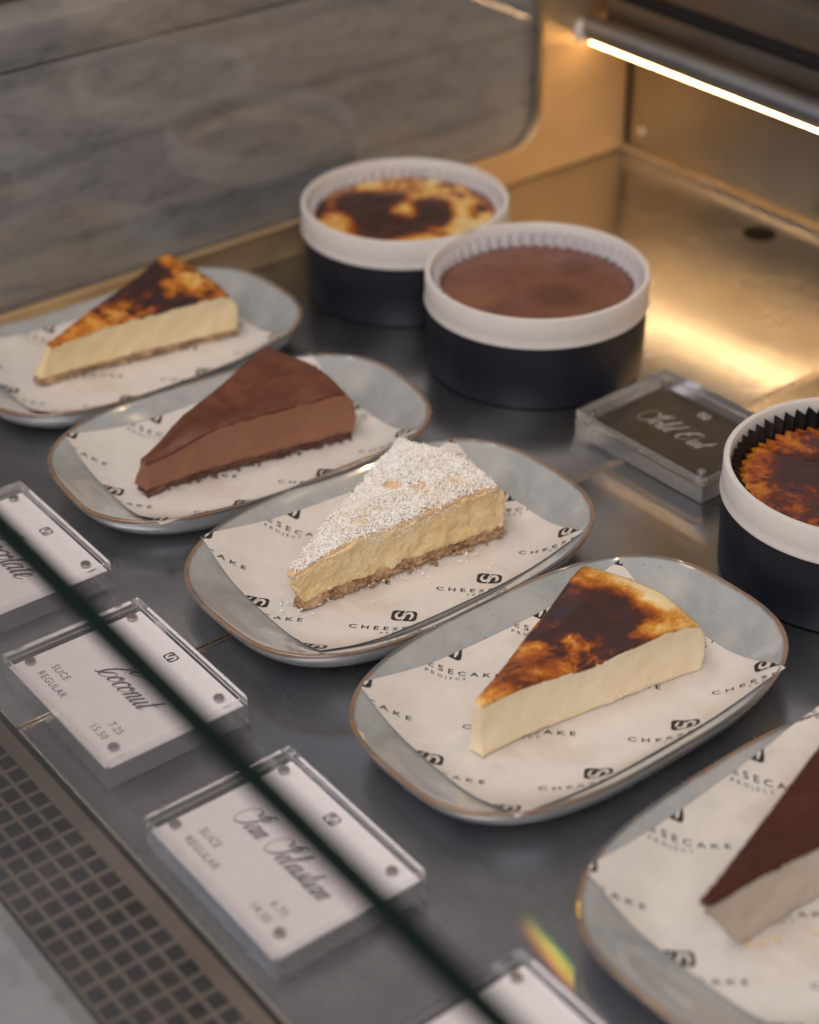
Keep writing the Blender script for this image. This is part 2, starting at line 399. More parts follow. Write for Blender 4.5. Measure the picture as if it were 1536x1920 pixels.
o = obj('stone_ledge', st, M_marble); tag(o, 'paler marble ledge on top of the grey slab at top left', 'marble ledge')
st = nb(); box(st, -.60, -.432, -1.4, .75, .10, .33)
o = obj('back_wall', st, flat('brown_wall', (.16, .115, .085), .7)); tag(o, kind='structure')

# back of the case
bw = thing('case_back_wall', 'brown satin steel rear panel below the light bar', 'wall panel', (0, .535, 0))
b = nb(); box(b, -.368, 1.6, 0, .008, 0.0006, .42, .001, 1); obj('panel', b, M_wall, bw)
b = nb(); tube(b, [(-.366, -.003, .0022), (1.6, -.003, .0022)], .003, 8); obj('bottom_trim', b, M_lip, bw)
b = nb(); tube(b, [(-.3655, -.002, .004), (-.3655, -.002, .42)], .0018, 8); obj('corner_seam', b, M_gasket, bw)
b = nb(); bmesh.ops.create_uvsphere(b, u_segments=16, v_segments=8, radius=.0032, matrix=Matrix.Translation((-.347, -.001, .022))); obj('screw', b, M_mag, bw)
lb = thing('light_bar', 'long lit tube light in a grey channel across the rear of the case', 'light bar', (-.372, .475, .118))
b = nb(); tube(b, [(.006, .006, .0082), (2.0, .006, .0082)], .0107, 24); obj('channel', b, steel('grey_aluminium', (.30, .31, .34), .38), lb)
a = N('warm_led'); a.set(Base_Color=(1, .8, .5), Emission_Color=(1.0, .60, .27), Emission_Strength=40.0); M_led = a.m
b = nb(); box(b, .010, 2.0, .0040, .0110, -.0038, -.0029, .0003, 1); obj('lit_strip', b, M_led, lb)
b = nb(); bmesh.ops.create_uvsphere(b, u_segments=24, v_segments=14, radius=.0105, matrix=Matrix.Translation((-.001, 0, .006)) @ Matrix.Diagonal((1.1, 1, 1.15, 1))); obj('end_cap', b, M_knob, lb)
# reflector / upper framework
ub = thing('upper_beam', 'dark steel beam with a black groove above the light bar', 'beam', (-.36, .50, .15))
b = nb(); box(b, 0, 2.0, 0, .03, .004, .0155, .001, 1); obj('groove', b, M_gasket, ub)
b = nb(); box(b, 0, 2.0, -.004, .03, .0160, .045, .002, 2); obj('beam', b, M_beam, ub)
b = nb(); box(b, 0, 2.0, -.006, .03, -.020, .0035, .002, 2); obj('lower_beam', b, M_beam, ub)

# ------------------------------------------------------------------ front glass (its top edge crosses the picture)
p0, p1 = Vector((0.2603, -0.3831, .28)), Vector((0.5394, -0.3875, .28))
d_ = (p1 - p0).normalized(); A = p0 - d_ * 1.1; B_ = p1 + d_ * .9
A = A + Vector((-d_.y, d_.x, 0)) * .0056
fg = thing('front_glass', 'front glass pane whose dark green top edge runs diagonally across the foreground', 'glass pane', A)
L_ = (B_ - A).length; ang = math.atan2(d_.y, d_.x); fg.rotation_euler = (0, 0, ang)
TH = .0092
b = nb(); box(b, 0, L_, -TH, -TH + .0003, -.2805 + .003, -.0044); obj('outer_face', b, M_pane, fg, smooth=False)
b = nb(); box(b, 0, L_, -TH, 0, -.0042, 0, .0006, 1); obj('polished_edge', b, M_glassedge, fg, smooth=False)

# ------------------------------------------------------------------ text and strokes
def text_poly(s, size, xs=1.0, spacing=1.0, align='CENTER', offset=0.0):
    cu = bpy.data.curves.new('t', 'FONT'); cu.body = s; cu.size = 1.0; cu.space_character = spacing
    cu.align_x = align; cu.align_y = 'CENTER'; cu.resolution_u = 3; cu.offset = offset
    ob = bpy.data.objects.new('t', cu); col.objects.link(ob)
    dg = bpy.context.evaluated_depsgraph_get(); me = bpy.data.meshes.new_from_object(ob.evaluated_get(dg))
    vs = [(v.co.x * size * xs, v.co.y * size) for v in me.vertices]; fs = [tuple(p.vertices) for p in me.polygons]
    bpy.data.objects.remove(ob); bpy.data.curves.remove(cu); bpy.data.meshes.remove(me)
    return vs, fs
def catmull(P, k=7):
    out = []
    for i in range(len(P) - 1):
        a_, b_, c_, d2 = P[max(i - 1, 0)], P[i], P[i + 1], P[min(i + 2, len(P) - 1)]
        for j in range(k):
            t = j / k
            out.append(tuple(.5 * ((2 * b_[m]) + (-a_[m] + c_[m]) * t + (2 * a_[m] - 5 * b_[m] + 4 * c_[m] - d2[m]) * t * t + (-a_[m] + 3 * b_[m] - 3 * c_[m] + d2[m]) * t ** 3) for m in (0, 1)))
    out.append(tuple(P[-1][:2])); return out
def ribbon(pts, wf):
    vs, fs = [], []
    n = len(pts)
    for i, p in enumerate(pts):
        a_, b_ = pts[max(i - 1, 0)], pts[min(i + 1, n - 1)]
        dx, dy = b_[0] - a_[0], b_[1] - a_[1]; l = math.hypot(dx, dy) or 1
        w = wf(dx / l, dy / l, i / (n - 1)) / 2
        vs += [(p[0] - dy / l * w, p[1] + dx / l * w), (p[0] + dy / l * w, p[1] - dx / l * w)]
        if i: k = 2 * i; fs.append((k - 2, k - 1, k + 1, k))
    return vs, fs
GL = {
 'a': ([[(.55, .9), (.35, 1), (.08, .55), (.05, .1), (.25, 0), (.55, .5), (.66, 1), (.58, .3), (.68, 0), (.95, .3)]], .86),
 'o': ([[(.0, .25), (.12, .7), (.45, 1), (.15, .75), (.05, .2), (.3, 0), (.6, .35), (.58, .9), (.38, .95), (.5, .7), (.85, .8)]], .78),
 'c': ([[(.0, .25), (.2, .8), (.5, 1), (.58, .8), (.35, .98), (.08, .6), (.1, .1), (.38, 0), (.75, .3)]], .68),
 'n': ([[(0, .6), (.18, 1), (.16, .6), (.08, 0), (.2, .6), (.5, 1), (.6, .75), (.52, .2), (.66, 0), (.95, .3)]], .88),
 'u': ([[(0, .5), (.15, 1), (.08, .3), (.25, 0), (.52, .5), (.66, 1), (.56, .3), (.7, 0), (.95, .3)]], .88),
 't': ([[(0, .3), (.3, 1.2), (.36, 1.8), (.2, .6), (.24, 0), (.6, .3)], [(.0, 1.12), (.72, 1.2)]], .58),
 'e': ([[(0, .25), (.35, .5), (.45, .85), (.28, 1), (.06, .5), (.14, .05), (.4, 0), (.7, .3)]], .62),
 'b': ([[(0, .3), (.3, 1.4), (.36, 2.1), (.22, 2.15), (.1, 1.2), (.08, .2), (.28, 0), (.55, .4), (.5, .85), (.8, .8)]], .72),
 's': ([[(0, .25), (.3, .8), (.36, 1.12), (.42, .6), (.44, .15), (.22, 0), (.08, .2), (.22, .02), (.5, .05), (.75, .3)]], .66),
 'i': ([[(0, .3), (.16, 1), (.1, .3), (.22, 0), (.5, .3)], [(.28, 1.5), (.36, 1.58)]], .44),
 'l': ([[(0, .3), (.32, 1.5), (.36, 2.15), (.22, 2.15), (.1, 1.0), (.1, .15), (.25, 0), (.5, .3)]], .42),
 'd': ([[(.55, .9), (.35, 1), (.08, .55), (.05, .1), (.25, 0), (.55, .5), (.82, 2.2), (.6, .5), (.68, 0), (.95, .3)]], .86),
 'h': ([[(0, .3), (.32, 1.5), (.36, 2.15), (.22, 2.15), (.1, 1.0), (.05, 0), (.2, .6), (.48, 1), (.56, .75), (.5, .2), (.62, 0), (.92, .3)]], .86),
 'S': ([[(1.55, 1.75), (1.6, 2.25), (1.25, 2.4), (.95, 1.9), (1.1, 1.2), (1.0, .3), (.45, -.1), (-.1, .3), (-.45, 1.2), (-.3, 1.95), (.25, 2.0), (.62, 1.5), (.75, 1.95), (1.1, 2.1), (1.35, 1.7), (1.3, 1.45)]], 1.45),
 'C': ([[(.75, 1.5), (.5, 1.9), (.8, 2.4), (1.15, 2.2), (1.0, 1.6), (1.7, 2.0), (1.9, 2.5), (1.4, 2.3), (.6, 1.7), (.15, .9), (.15, .1), (.6, -.15), (1.05, .25), (1.0, .8), (.65, .75), (.35, .2), (.1, -.1), (-.1, -.2)]], 1.15),
 'O': ([[(.9, 2.0), (.2, 1.6), (.0, .6), (.35, 0), (.85, .25), (1.2, 1.1), (1.05, 1.95), (.55, 2.1), (.2, 1.5), (.45, 1.0)]], 1.45),
 ' ': ([], .95)}
def script(s, width, slant=.42, w=.085):
    """cursive word, origin left baseline, scaled to width"""
    V, F = [], []; x = 0
    strokes = []
    for ch in s:
        st, adv = GL[ch]
        for q in st: strokes.append([(x + p[0] + slant * p[1], p[1]) for p in catmull(q)])
        x += adv
    k = width / x
    for q in strokes:
        q = [(p[0] * k, p[1] * k) for p in q]
        vs, fs = ribbon(q, lambda dx, dy, t: k * (w * (.55 + 1.1 * max(0, -dy))))
        o_ = len(V); V += vs; F += [tuple(i + o_ for i in f) for f in fs]
    return V, F
def xf(vf, dx, dy, rot=0.0, sc=1.0):
    c_, s_ = math.cos(rot), math.sin(rot)
    return [(dx + sc * (x * c_ - y * s_), dy + sc * (x * s_ + y * c_)) for x, y in vf[0]], vf[1]
def merge(parts):
    V, F = [], []
    for v, f in parts:
        o_ = len(V); V += v; F += [tuple(i + o_ for i in q) for q in f]
    return V, F
def logo(w, h):
    """returns black polys, white polys in a w x h frame centred at origin"""
    r = .26 * h; pts = []
    for cx, cy, a0 in ((w / 2 - r, h / 2 - r, 0), (-w / 2 + r, h / 2 - r, PI / 2), (-w / 2 + r, -h / 2 + r, PI), (w / 2 - r, -h / 2 + r, 1.5 * PI)):
        pts += [(cx + r * math.cos(a0 + PI / 2 * k / 6), cy + r * math.sin(a0 + PI / 2 * k / 6)) for k in range(7)]
    black = (pts, [tuple(range(len(pts)))])
    P = [(-.19, .36), (-.29, .16), (-.31, -.08), (-.23, -.27), (-.10, -.24), (.0, -.03), (.10, .20), (.22, .29), (.31, .12), (.31, -.10), (.27, -.28), (.24, -.40)]
    W_ = []
    def wf(dx, dy, t): return h * (.03 + .20 * math.sin(PI * min(1, max(0, t))) ** .6 * (1 - .35 * math.exp(-((t - .5) / .10) ** 2)))
    q = [(x * w, y * h) for x, y in catmull(P, 6)]
    W_.append(ribbon(q, wf))
    W_.append(ribbon([(.06 * w, .52 * h), (.02 * w, .34 * h), (-.03 * w, .16 * h), (-.05 * w, .02 * h)], lambda *a_: .055 * w))
    W_.append(ribbon([(-.06 * w, -.52 * h), (-.02 * w, -.34 * h), (.03 * w, -.16 * h), (.05 * w, -.02 * h)], lambda *a_: .055 * w))
    slit = ribbon([(x * w, y * h) for x, y in catmull([(-.22, -.08), (-.14, -.10), (-.02, .02), (.08, .10), (.2, .08)], 4)], lambda dx, dy, t: h * .035 * (.3 + abs(t - .5) * 2))
    return black, merge(W_), slit

# ------------------------------------------------------------------ acrylic price signs
SL, SW, ST = .1203, .0908, .0197
def sign(name, label, x, y, rz, word=None, wspan=(.037, .084), price=None, black=False, wbase=.040):
    t = thing(name, label, 'price sign', (x, y, 0), rz, 'clear acrylic block signs')
    hh = .0126
    b = nb(); box(b, 0, SL, 0, SW, .0003, hh - .0004, .0005, 2); acrylic(obj('base_block', b, M_acr, t, smooth=False))
    b = nb(); box(b, .0002, SL - .0002, .0002, SW - .0002, hh + .0004, ST, .0005, 2); acrylic(obj('cover_block', b, M_acr, t, smooth=False))
    if black: cx0, cx1, cy0, cy1 = .009, .111, .009, .080
    else: cx0, cx1, cy0, cy1 = .0050, SL - .0032, .0030, SW - .0022
    b = nb(); box(b, cx0, cx1, cy0, cy1, hh - .0002, hh + .00005); cbm = b
    ink = M_inkw if black else M_ink
    zc = hh + .00012
    parts = []
    if not black:
        parts.append(xf(text_poly('SLICE', .0066, .95, 1.12, 'LEFT', .004), .0200, .0222))
        parts.append(xf(text_poly('REGULAR', .0066, .95, 1.12, 'LEFT', .004), .0200, .0130))
    if price:
        parts.append(xf(text_poly(price[0], .0066, .95, 1.12, 'RIGHT', .004), .0975, .0222))
        parts.append(xf(text_poly(price[1], .0066, .95, 1.12, 'RIGHT', .004), .0955, .0135))
    if parts:
        V, F = merge(parts); vv = [cbm.verts.new((x_, y_, zc)) for x_, y_ in V]
        for f_ in F:
            try: cbm.faces.new([vv[i] for i in f_]).material_index = 1
            except ValueError: pass
    cme = bpy.data.meshes.new('card'); cbm.to_mesh(cme); cbm.free(); cme.materials.append(M_cardb if black else M_card); cme.materials.append(ink)
    cd = bpy.data.objects.new('card', cme); col.objects.link(cd); cd.parent = t
    if word:
        V, F = script(word, wspan[1] - wspan[0], w=.14 if not black else .115)
        obj('script_name', ([(x_ + wspan[0], y_ + wbase, zc + .00001 + 1e-7 * i) for i, (x_, y_) in enumerate(V)], [], F), ink, cd, smooth=False)
    bl, wh, sl = logo(.0088, .0072)
    lx, ly = (.0555, .0795) if not black else (.057, .070)
    obj('logo_badge', ([(a_ + lx, b_ + ly, zc) for a_, b_ in bl[0]], [], bl[1]), M_inkw if black else M_inkd, cd, smooth=False)
    obj('logo_mark', ([(a_ + lx, b_ + ly, zc + .00003 + 1e-7 * i) for i, (a_, b_) in enumerate(wh[0])], [], wh[1]), M_cardb if black else M_card, cd, smooth=False)
    for mx_, my_ in ((.0095, .0125), (SL - .0145, .0125), (.0095, SW - .0105), (SL - .0145, SW - .0105)):
        if black: mx_, my_ = (.0085 if mx_ < .05 else SL - .0095), (.009 if my_ < .05 else SW - .008)
        b = nb(); zt_ = ST - .0014 if black else hh + .0026; lathe(b, [(0, zt_), (.0028, zt_), (.0031, zt_ - .0004), (.0031, hh + .0010), (.0028, hh + .0007), (0, hh + .0007)], 24, mx_, my_)
        obj('magnet', b, M_mag, t)
    return t
sign('price_sign', 'acrylic price sign cut off by the left edge of the photo', -.1675, -.2868, 0, 'Chocolate', (.026, .092), ('7.25', '15.50'))
sign('price_sign', 'acrylic price sign reading Coconut with slice and regular prices', -.0047, -.2922, 0, 'Coconut', (.040, .086), ('7.25', '15.50'))
sign('price_sign', 'acrylic price sign reading San Sebastian near the bottom centre', .1646, -.2975, 0, 'San Sebastian', (.022, .099), ('6.75', '14.50'))
sign('price_sign', 'acrylic price sign at the very bottom, mostly hidden behind the glass edge', .353, -.2935, 0)
sign('sold_out_sign', 'acrylic block with a black Sold Out card beside the open tin', -.0071, .1516, math.radians(2.3), 'Sold Out', (.026, .084), None, True, .034)

# ------------------------------------------------------------------ plates
PA, PB, PN, PH = .082, .130, 2.9, .0245     # half width x, half length y
def supr(th, a_, b_, n_):
    c_, s_ = abs(math.cos(th)), abs(math.sin(th))
    return 1.0 / ((c_ / a_) ** n_ + (s_ / b_) ** n_) ** (1 / n_)
FL = .0075
def bowl(r):
    """inner surface height for normalised radius r"""
    if r < .66: return FL
    t = min(1, (r - .66) / (.975 - .66))
    return FL + (PH - .001 - FL) * (t * t * (3 - 2 * t) * .55 + t * t * .45)
PROF = [(0, .0010, 0), (.58, .0010, 0), (.60, 0, 0), (.63, 0, 0), (.70, .0018, 0), (.82, .0035, 0), (.90, .0070, 0), (.955, .0130, 0), (.985, .0190, 0), (.996, .0222, .3), (1.0, .0235, .9), (1.0, .0243, 1.0), (.994, .0249, 1), (.985, .0249, 1), (.975, .0240, .55)]
def plate_bm(a_, b_):
    prof = PROF + [(r, bowl(r), .0) for r in (.955, .93, .90, .87, .84, .80, .76, .72, .69, .66, .6, .4, .2)] + [(0, FL, 0)]
    n_ = 144; vs, fs, ed = [], [], []; rings = []
    for r, z, e_ in prof:
        if r == 0: rings.append([len(vs)]); vs.append((0, 0, z)); ed.append(e_); continue
        row = []
        for i in range(n_):
            th = 2 * PI * i / n_; ex = PN if r > .3 else PN
            R_ = supr(th, a_, b_, ex) * r
            wob = .0004 * mn.noise(Vector((math.cos(th) * 2, math.sin(th) * 2, 5))) if r > .9 else 0
            row.append(len(vs)); vs.append((R_ * math.cos(th), R_ * math.sin(th), z + wob)); ed.append(e_)
        rings.append(row)
    for p, q in zip(rings, rings[1:]):
        for i in range(n_):
            j = (i + 1) % n_
            if len(p) == 1: fs.append((p[0], q[j], q[i]))
            elif len(q) == 1: fs.append((p[i], p[j], q[0]))
            else: fs.append((p[i], p[j], q[j], q[i]))
    return vs, fs, ed
def plate(label, x, y, rz, a_=PA, b_=PB):
    t = thing('oval_plate', label, 'plate', (x, y, 0.0002), rz, 'oval stoneware plates')
    vs, fs, ed = plate_bm(a_, b_)
    o = obj('dish', (vs, [], fs), M_glaze, t, angle=60)
    bm = bmesh.new(); bm.from_mesh(o.data); bmesh.ops.recalc_face_normals(bm, faces=bm.faces[:]); bm.to_mesh(o.data); bm.free()
    at_ = o.data.attributes.new('edge', 'FLOAT', 'POINT')
    for i, v in enumerate(ed): at_.data[i].value = v
    return t
def pz(x, y, a_, b_):
    r = (abs(x / a_) ** PN + abs(y / b_) ** PN) ** (1 / PN)
    return bowl(min(r, .975)) + (.004 * (r - .975) if r > .975 else 0)

# ------------------------------------------------------------------ printed greaseproof papers
T45, PITCH = math.radians(46), .0645
def make_print():
    bl, wh, sl = logo(.0154, .0102)
    tp = text_poly('CHEESECAKE', .0050, 1.22, 1.62, 'CENTER', .012)
    xs_ = [p[0] for p in tp[0]]; k = .0625 / (max(xs_) - min(xs_)); tp = ([(p[0] * k, p[1]) for p in tp[0]], tp[1])
    pj = text_poly('PROJECT', .0030, 1.2, 1.7, 'CENTER', .004)
    xs_ = [p[0] for p in pj[0]]; k = .0235 / (max(xs_) - min(xs_)); pj = ([(p[0] * k, p[1]) for p in pj[0]], pj[1])
    return bl, wh, sl, tp, pj
PR = make_print()
def paper(label, px_, py_, rz, cx, cy, crz, a_=PA, b_=PB, hx_=.0685, hy_=.0985, offx=0, offy=0, seed=0):
    """px,py,rz = plate pose; cx,cy = paper centre in plate coords; crz = paper rotation in the plate"""
    t = thing('printed_paper', label, 'paper', (px_, py_, 0.0002), rz, 'printed papers lining the plates')
    cr_, sr_ = math.cos(crz), math.sin(crz)
    def zf(x, y):
        X, Y = cx + x * cr_ - y * sr_, cy + x * sr_ + y * cr_
        # the sheet bends only along its own axes, so it lifts slightly off the bowl
        r = (abs(X / a_) ** PN + abs(Y / b_) ** PN) ** (1 / PN)
        return X, Y, pz(X, Y, a_, b_) + .0006 + .0005 * (1 + mn.noise(Vector((x * 26 + seed, y * 22, seed)))) + .0003 * abs(mn.noise(Vector((x * 60 + y * 40, seed, 2)))) + .0008 * math.exp(-abs(x * .98 + y * .17 - .028) / .0030) + max(0, r - .985) * .006
    st_ = .004
    nx, ny = int(2 * hx_ / st_) + 1, int(2 * hy_ / st_) + 1
    gx = [-hx_ + 2 * hx_ * i / nx for i in range(nx + 1)]; gy = [-hy_ + 2 * hy_ * j / ny for j in range(ny + 1)]
    b = nb(); vs = [[b.verts.new(zf(x, y)) for y in gy] for x in gx]
    for i in range(nx):
        for j in range(ny): b.faces.new((vs[i][j], vs[i + 1][j], vs[i + 1][j + 1], vs[i][j + 1]))
    b2 = b
    def put(vf, dz, mi):
        b = nb()
        V = [b.verts.new((x, y, 0)) for x, y in vf[0]]
        for f in vf[1]:
            try: b.faces.new([V[i] for i in f])
            except ValueError: pass
        for no, c_ in (((1, 0, 0), hx_), ((-1, 0, 0), hx_), ((0, 1, 0), hy_), ((0, -1, 0), hy_)):
            co_ = Vector(no) * (c_ - .0001)
            bmesh.ops.bisect_plane(b, geom=b.verts[:] + b.edges[:] + b.faces[:], plane_co=co_, plane_no=no, clear_outer=True)
            if not b.faces: break
        if b.faces:
            mnx = min(v.co.x for v in b.verts); mxx = max(v.co.x for v in b.verts); mny = min(v.co.y for v in b.verts); mxy = max(v.co.y for v in b.verts)
            for x in gx:
                if mnx < x < mxx: bmesh.ops.bisect_plane(b, geom=b.verts[:] + b.edges[:] + b.faces[:], plane_co=(x, 0, 0), plane_no=(1, 0, 0))
            for y in gy:
                if mny < y < mxy: bmesh.ops.bisect_plane(b, geom=b.verts[:] + b.edges[:] + b.faces[:], plane_co=(0, y, 0), plane_no=(0, 1, 0))
            mp = {}
            for v in b.verts:
                X, Y, Z = zf(v.co.x, v.co.y); mp[v] = b2.verts.new((X, Y, Z + dz))
            for f in b.faces:
                if f.calc_area() < 1e-12: continue
                try: nf = b2.faces.new([mp[v] for v in f.verts]); nf.material_index = mi + 1
                except ValueError: pass
        b.free()
    bl, wh, sl, tp, pj = PR
    for i in range(-2, 3):
        for j in range(-2, 4):
            lx, ly = offx + i * PITCH, offy + j * PITCH
            if abs(lx) > hx_ + .05 or abs(ly) > hy_ + .05: continue
            ro = T45
            put(xf(bl, lx, ly, ro), .00022, 0); put(xf(wh, lx, ly, ro), .00034, 1); put(xf(sl, lx, ly, ro), .00044, 0)
            dx, dy = math.sin(ro), -math.cos(ro)
            put(xf(tp, lx + dx * .0140, ly + dy * .0140, ro), .00022, 0)
            put(xf(pj, lx + dx * .0188, ly + dy * .0188, ro), .00022, 0)
    me = bpy.data.meshes.new('sheet'); b2.to_mesh(me); b2.free()
    for m in (M_paper, M_print, M_pw): me.materials.append(m)
    me.polygons.foreach_set('use_smooth', [True] * len(me.polygons))
    o = bpy.data.objects.new('sheet', me); col.objects.link(o); o.parent = t
    return t

PLATES = [  # x, y, rz, a, b
 (-.2900, -.0405, 0.0, .0845, .1325), (-.1200, -.0510, math.radians(-5.5), .082, .1325), (.0470, -.0480, math.radians(1.2), .0885, .1320),
 (.2173, -.0495, math.radians(1.0), .0838, .1312), (.4060, -.0505, math.radians(2.5), .0855, .1325)]
PL = ['grey oval plate at far left under the burnt slice nearest the marble', 'grey oval plate under the dark chocolate slice',
      'grey oval plate with brown rim under the coconut slice', 'grey oval plate under the pale basque slice in the centre right', 'grey oval plate cut off at the bottom right corner']
PP = ['printed paper under the burnt slice at far left', 'printed paper under the dark chocolate slice', 'printed paper under the coconut slice',
      'printed paper under the pale basque slice', 'printed paper under the cocoa topped slice at bottom right']
PC = [(.001, -.004, 0), (.001, -.002, math.radians(3)), (-.004, .002, math.radians(-3.0)), (.0025, -.0030, math.radians(-1)), (-.008, .005, math.radians(2))]
for k in range(5):
    x, y, rz, a_, b_ = PLATES[k]; plate(PL[k], x, y, rz, a_, b_)
    paper(PP[k], x, y, rz, *PC[k], a_, b_, offx=-.0075, offy=-.0960 + PITCH, seed=k * 3.1)

# ------------------------------------------------------------------ cake slices
def slice_grid(bt, tip, angR, angL, Rb, z0, z1f, nr, nt_, nz, rough=.0004, seed=0, bulge=.0, backr=0.0, tipr=.0):
    """closed wedge: point(r,t,f); z1f(r,t)-> top height ; returns bmesh"""
    b = nb()
    def P(r, t, f):
        ang = math.radians(angR + (angL - angR) * t)
        zt_ = z1f(r, t); z = z0 + (zt_ - z0) * f
        ap = Vector((bt[0] + (tip[0] - bt[0]) * f, bt[1] + (tip[1] - bt[1]) * f, 0))
        sh = 1.0 + bulge * math.sin(PI * f) - backr * f ** 6
        ar = Vector((bt[0] + Rb * sh * math.cos(ang), bt[1] + Rb * sh * math.sin(ang), 0))
        r2 = .012 + .988 * r
        p = ap + (ar - ap) * r2
        # sideways thickness at the tip so it is a blunt nose
        nrm = Vector((math.sin(math.radians((angR + angL) / 2)), -math.cos(math.radians((angR + angL) / 2)), 0))
        p += nrm * (.5 - t) * (.0035 + tipr * (1 - f)) * (1 - r) ** 6
        p.z = z
        return p
    cache = {}
    def V(i, j, k):
        key = (i, j, k)
        if key not in cache:
            r, t, f = i / nr, j / nt_, k / nz
            p = P(r, t, f)
            q = p * 90 + Vector((seed, seed * 2, 0))
            n1 = mn.noise_vector(q) * rough * 1.6 + mn.noise_vector(p * 420 + Vector((seed, 0, 9))) * rough * .7
            p = p + n1
            cache[key] = b.verts.new(p)
        return cache[key]
    def face(*v):
        try: b.faces.new(v)
        except ValueError: pass
    for i in range(nr):
        for j in range(nt_):
            face(V(i, j, nz), V(i + 1, j, nz), V(i + 1, j + 1, nz), V(i, j + 1, nz))
            face(V(i, j, 0), V(i, j + 1, 0), V(i + 1, j + 1, 0), V(i + 1, j, 0))
        for k in range(nz):
            face(V(i, 0, k), V(i + 1, 0, k), V(i + 1, 0, k + 1), V(i, 0, k + 1))
            face(V(i, nt_, k), V(i, nt_, k + 1), V(i + 1, nt_, k + 1), V(i + 1, nt_, k))
    for j in range(nt_):
        for k in range(nz):
            face(V(nr, j, k), V(nr, j + 1, k), V(nr, j + 1, k + 1), V(nr, j, k + 1))
            face(V(0, j, k), V(0, j, k + 1), V(0, j + 1, k + 1), V(0, j + 1, k))
    return b, P
ZB = .0098
def cake_slice(label, bt, tip, ztip, zmid, zback, angR, angL, Rb, m_fill, m_top, m_crust, crust=.006, skin=.0014, rough=.0004, seed=0, domed=.002, backr=.03, topfrac=1.0, peak=0.0, bulge=.012, wav=.0, tipr=.005):
    t = thing('cheesecake_slice', label, 'cake slice', (bt[0], bt[1], ZB), 0, 'cheesecake slices on plates')
    o_ = Vector((bt[0], bt[1], ZB))
    def top(r, t_):
        s = min(1, r / .35); s = s * s * (3 - 2 * s)
        z = ztip + (zmid - ztip) * s
        if r > .35: z += (zback - zmid) * ((r - .35) / .65)
        z += domed * math.sin(PI * t_) * r + wav * mn.noise(Vector((r * 3 + seed, t_ * 2, seed)))
        z += peak * max(0, t_ - .25) ** 1.5 * r ** 3
        if r > .93: z -= .0022 * ((r - .93) / .07) ** 2
        return z
    tv = (tip[0], tip[1])
    if crust:
        b, _ = slice_grid(bt, bt, angR, angL, Rb * 1.0, ZB, lambda r, t_: ZB + crust + .0008 * mn.noise(Vector((r * 9, t_ * 6, seed))), 130, 30, 6, .0015, seed + 5, tipr=tipr + .001)
        for v in b.verts: v.co -= o_
        obj('crust', b, m_crust, t, angle=180)
    z0 = ZB + (crust - .0004 if crust else 0)
    b, P = slice_grid(bt, tv, angR, angL, Rb * .998, z0, lambda r, t_: top(r, t_) - (.0018 if r < topfrac else .0018 * max(0, 1 - (r - topfrac) * 60)), 110, 36, 22, rough, seed, bulge, backr, tipr=tipr)
    for v in b.verts: v.co -= o_
    obj('filling', b, m_fill, t, angle=180)
    # top skin: follows the filling's top, slightly proud
    b = nb(); nr, nt_ = 130, 44
    def sk(i, j, dz):
        r = .004 + (topfrac - .004) * i / nr; t_ = j / nt_; p = P(r, t_, 1.0)
        ed_ = min(t_, 1 - t_) * 2
        jag = .0012 * mn.noise(Vector((r * 40, t_ * 2, seed)))
        p.z = top(r, t_) + dz + .0003 * mn.noise(p * 160) + .0006 * mn.noise(p * 45 + Vector((seed, 0, 0)))
        c_ = P(r, .5, 1.0); p2 = p + (p - c_).normalized() * (.0004 + jag * .4) if t_ in (0, 1) else p
        if dz < 0: p2 = p2.copy(); p2.z = top(r, t_) - skin - .0012
        return p2 - o_
    up = [[b.verts.new(sk(i, j, 0)) for j in range(nt_ + 1)] for i in range(nr + 1)]
    for i in range(nr):
        for j in range(nt_): b.faces.new((up[i][j], up[i + 1][j], up[i + 1][j + 1], up[i][j + 1]))
    bd = [(i, 0) for i in range(nr + 1)] + [(nr, j) for j in range(1, nt_ + 1)] + [(i, nt_) for i in range(nr - 1, -1, -1)] + [(0, j) for j in range(nt_ - 1, 0, -1)]
    lo = {k: b.verts.new(sk(k[0], k[1], -1)) for k in bd}
    for k1, k2 in zip(bd, bd[1:] + bd[:1]):
        b.faces.new((up[k1[0]][k1[1]], lo[k1], lo[k2], up[k2[0]][k2[1]]))
    tp = obj('top_skin', b, m_top, t, angle=180)
    return t, top, P, o_

m1 = burnt('burnt_top_mottled', BST, 110, [(0, .50), (.03, .36), (.070, .32), (.085, .62), (.100, 1.0), (.128, .95), (.142, .50), (.165, .40)], [(-.001, .128, .024, -.7)], A=1.7, B=.5, bump=.25, dist=.4)
cake_slice('cheesecake slice with mottled burnt top at far left beside the marble', (-.2922, -.1206), (-.2851, -.1115), .042, .0465, .0475, 80, 108.5, .160, M_vanilla, m1, M_crust, .0058, seed=1, domed=.001, peak=.011, wav=.002, rough=.0006)
m2 = burnt('cocoa_top', [(0, (.23, .082, .042)), (.5, (.135, .042, .022)), (1, (.07, .020, .012))], 45, [(0, .45), (.2, .4)], [], A=1.3, B=.8, rough=.42, bump=.35, coat=.05)
cake_slice('dark chocolate cheesecake slice with a cocoa brown top', (-.1171, -.1358), (-.1125, -.1350), .0365, .0465, .0490, 79, 110.5, .156, M_choc, m2, M_crustc, .0050, seed=2, domed=.002, bulge=.02, peak=.005, wav=.003, tipr=.009, rough=.0006)
m3 = cake_mat('toasted_coconut_bed', (.78, .44, .20), (.84, .64, .42), 90, .7, .1, .6)
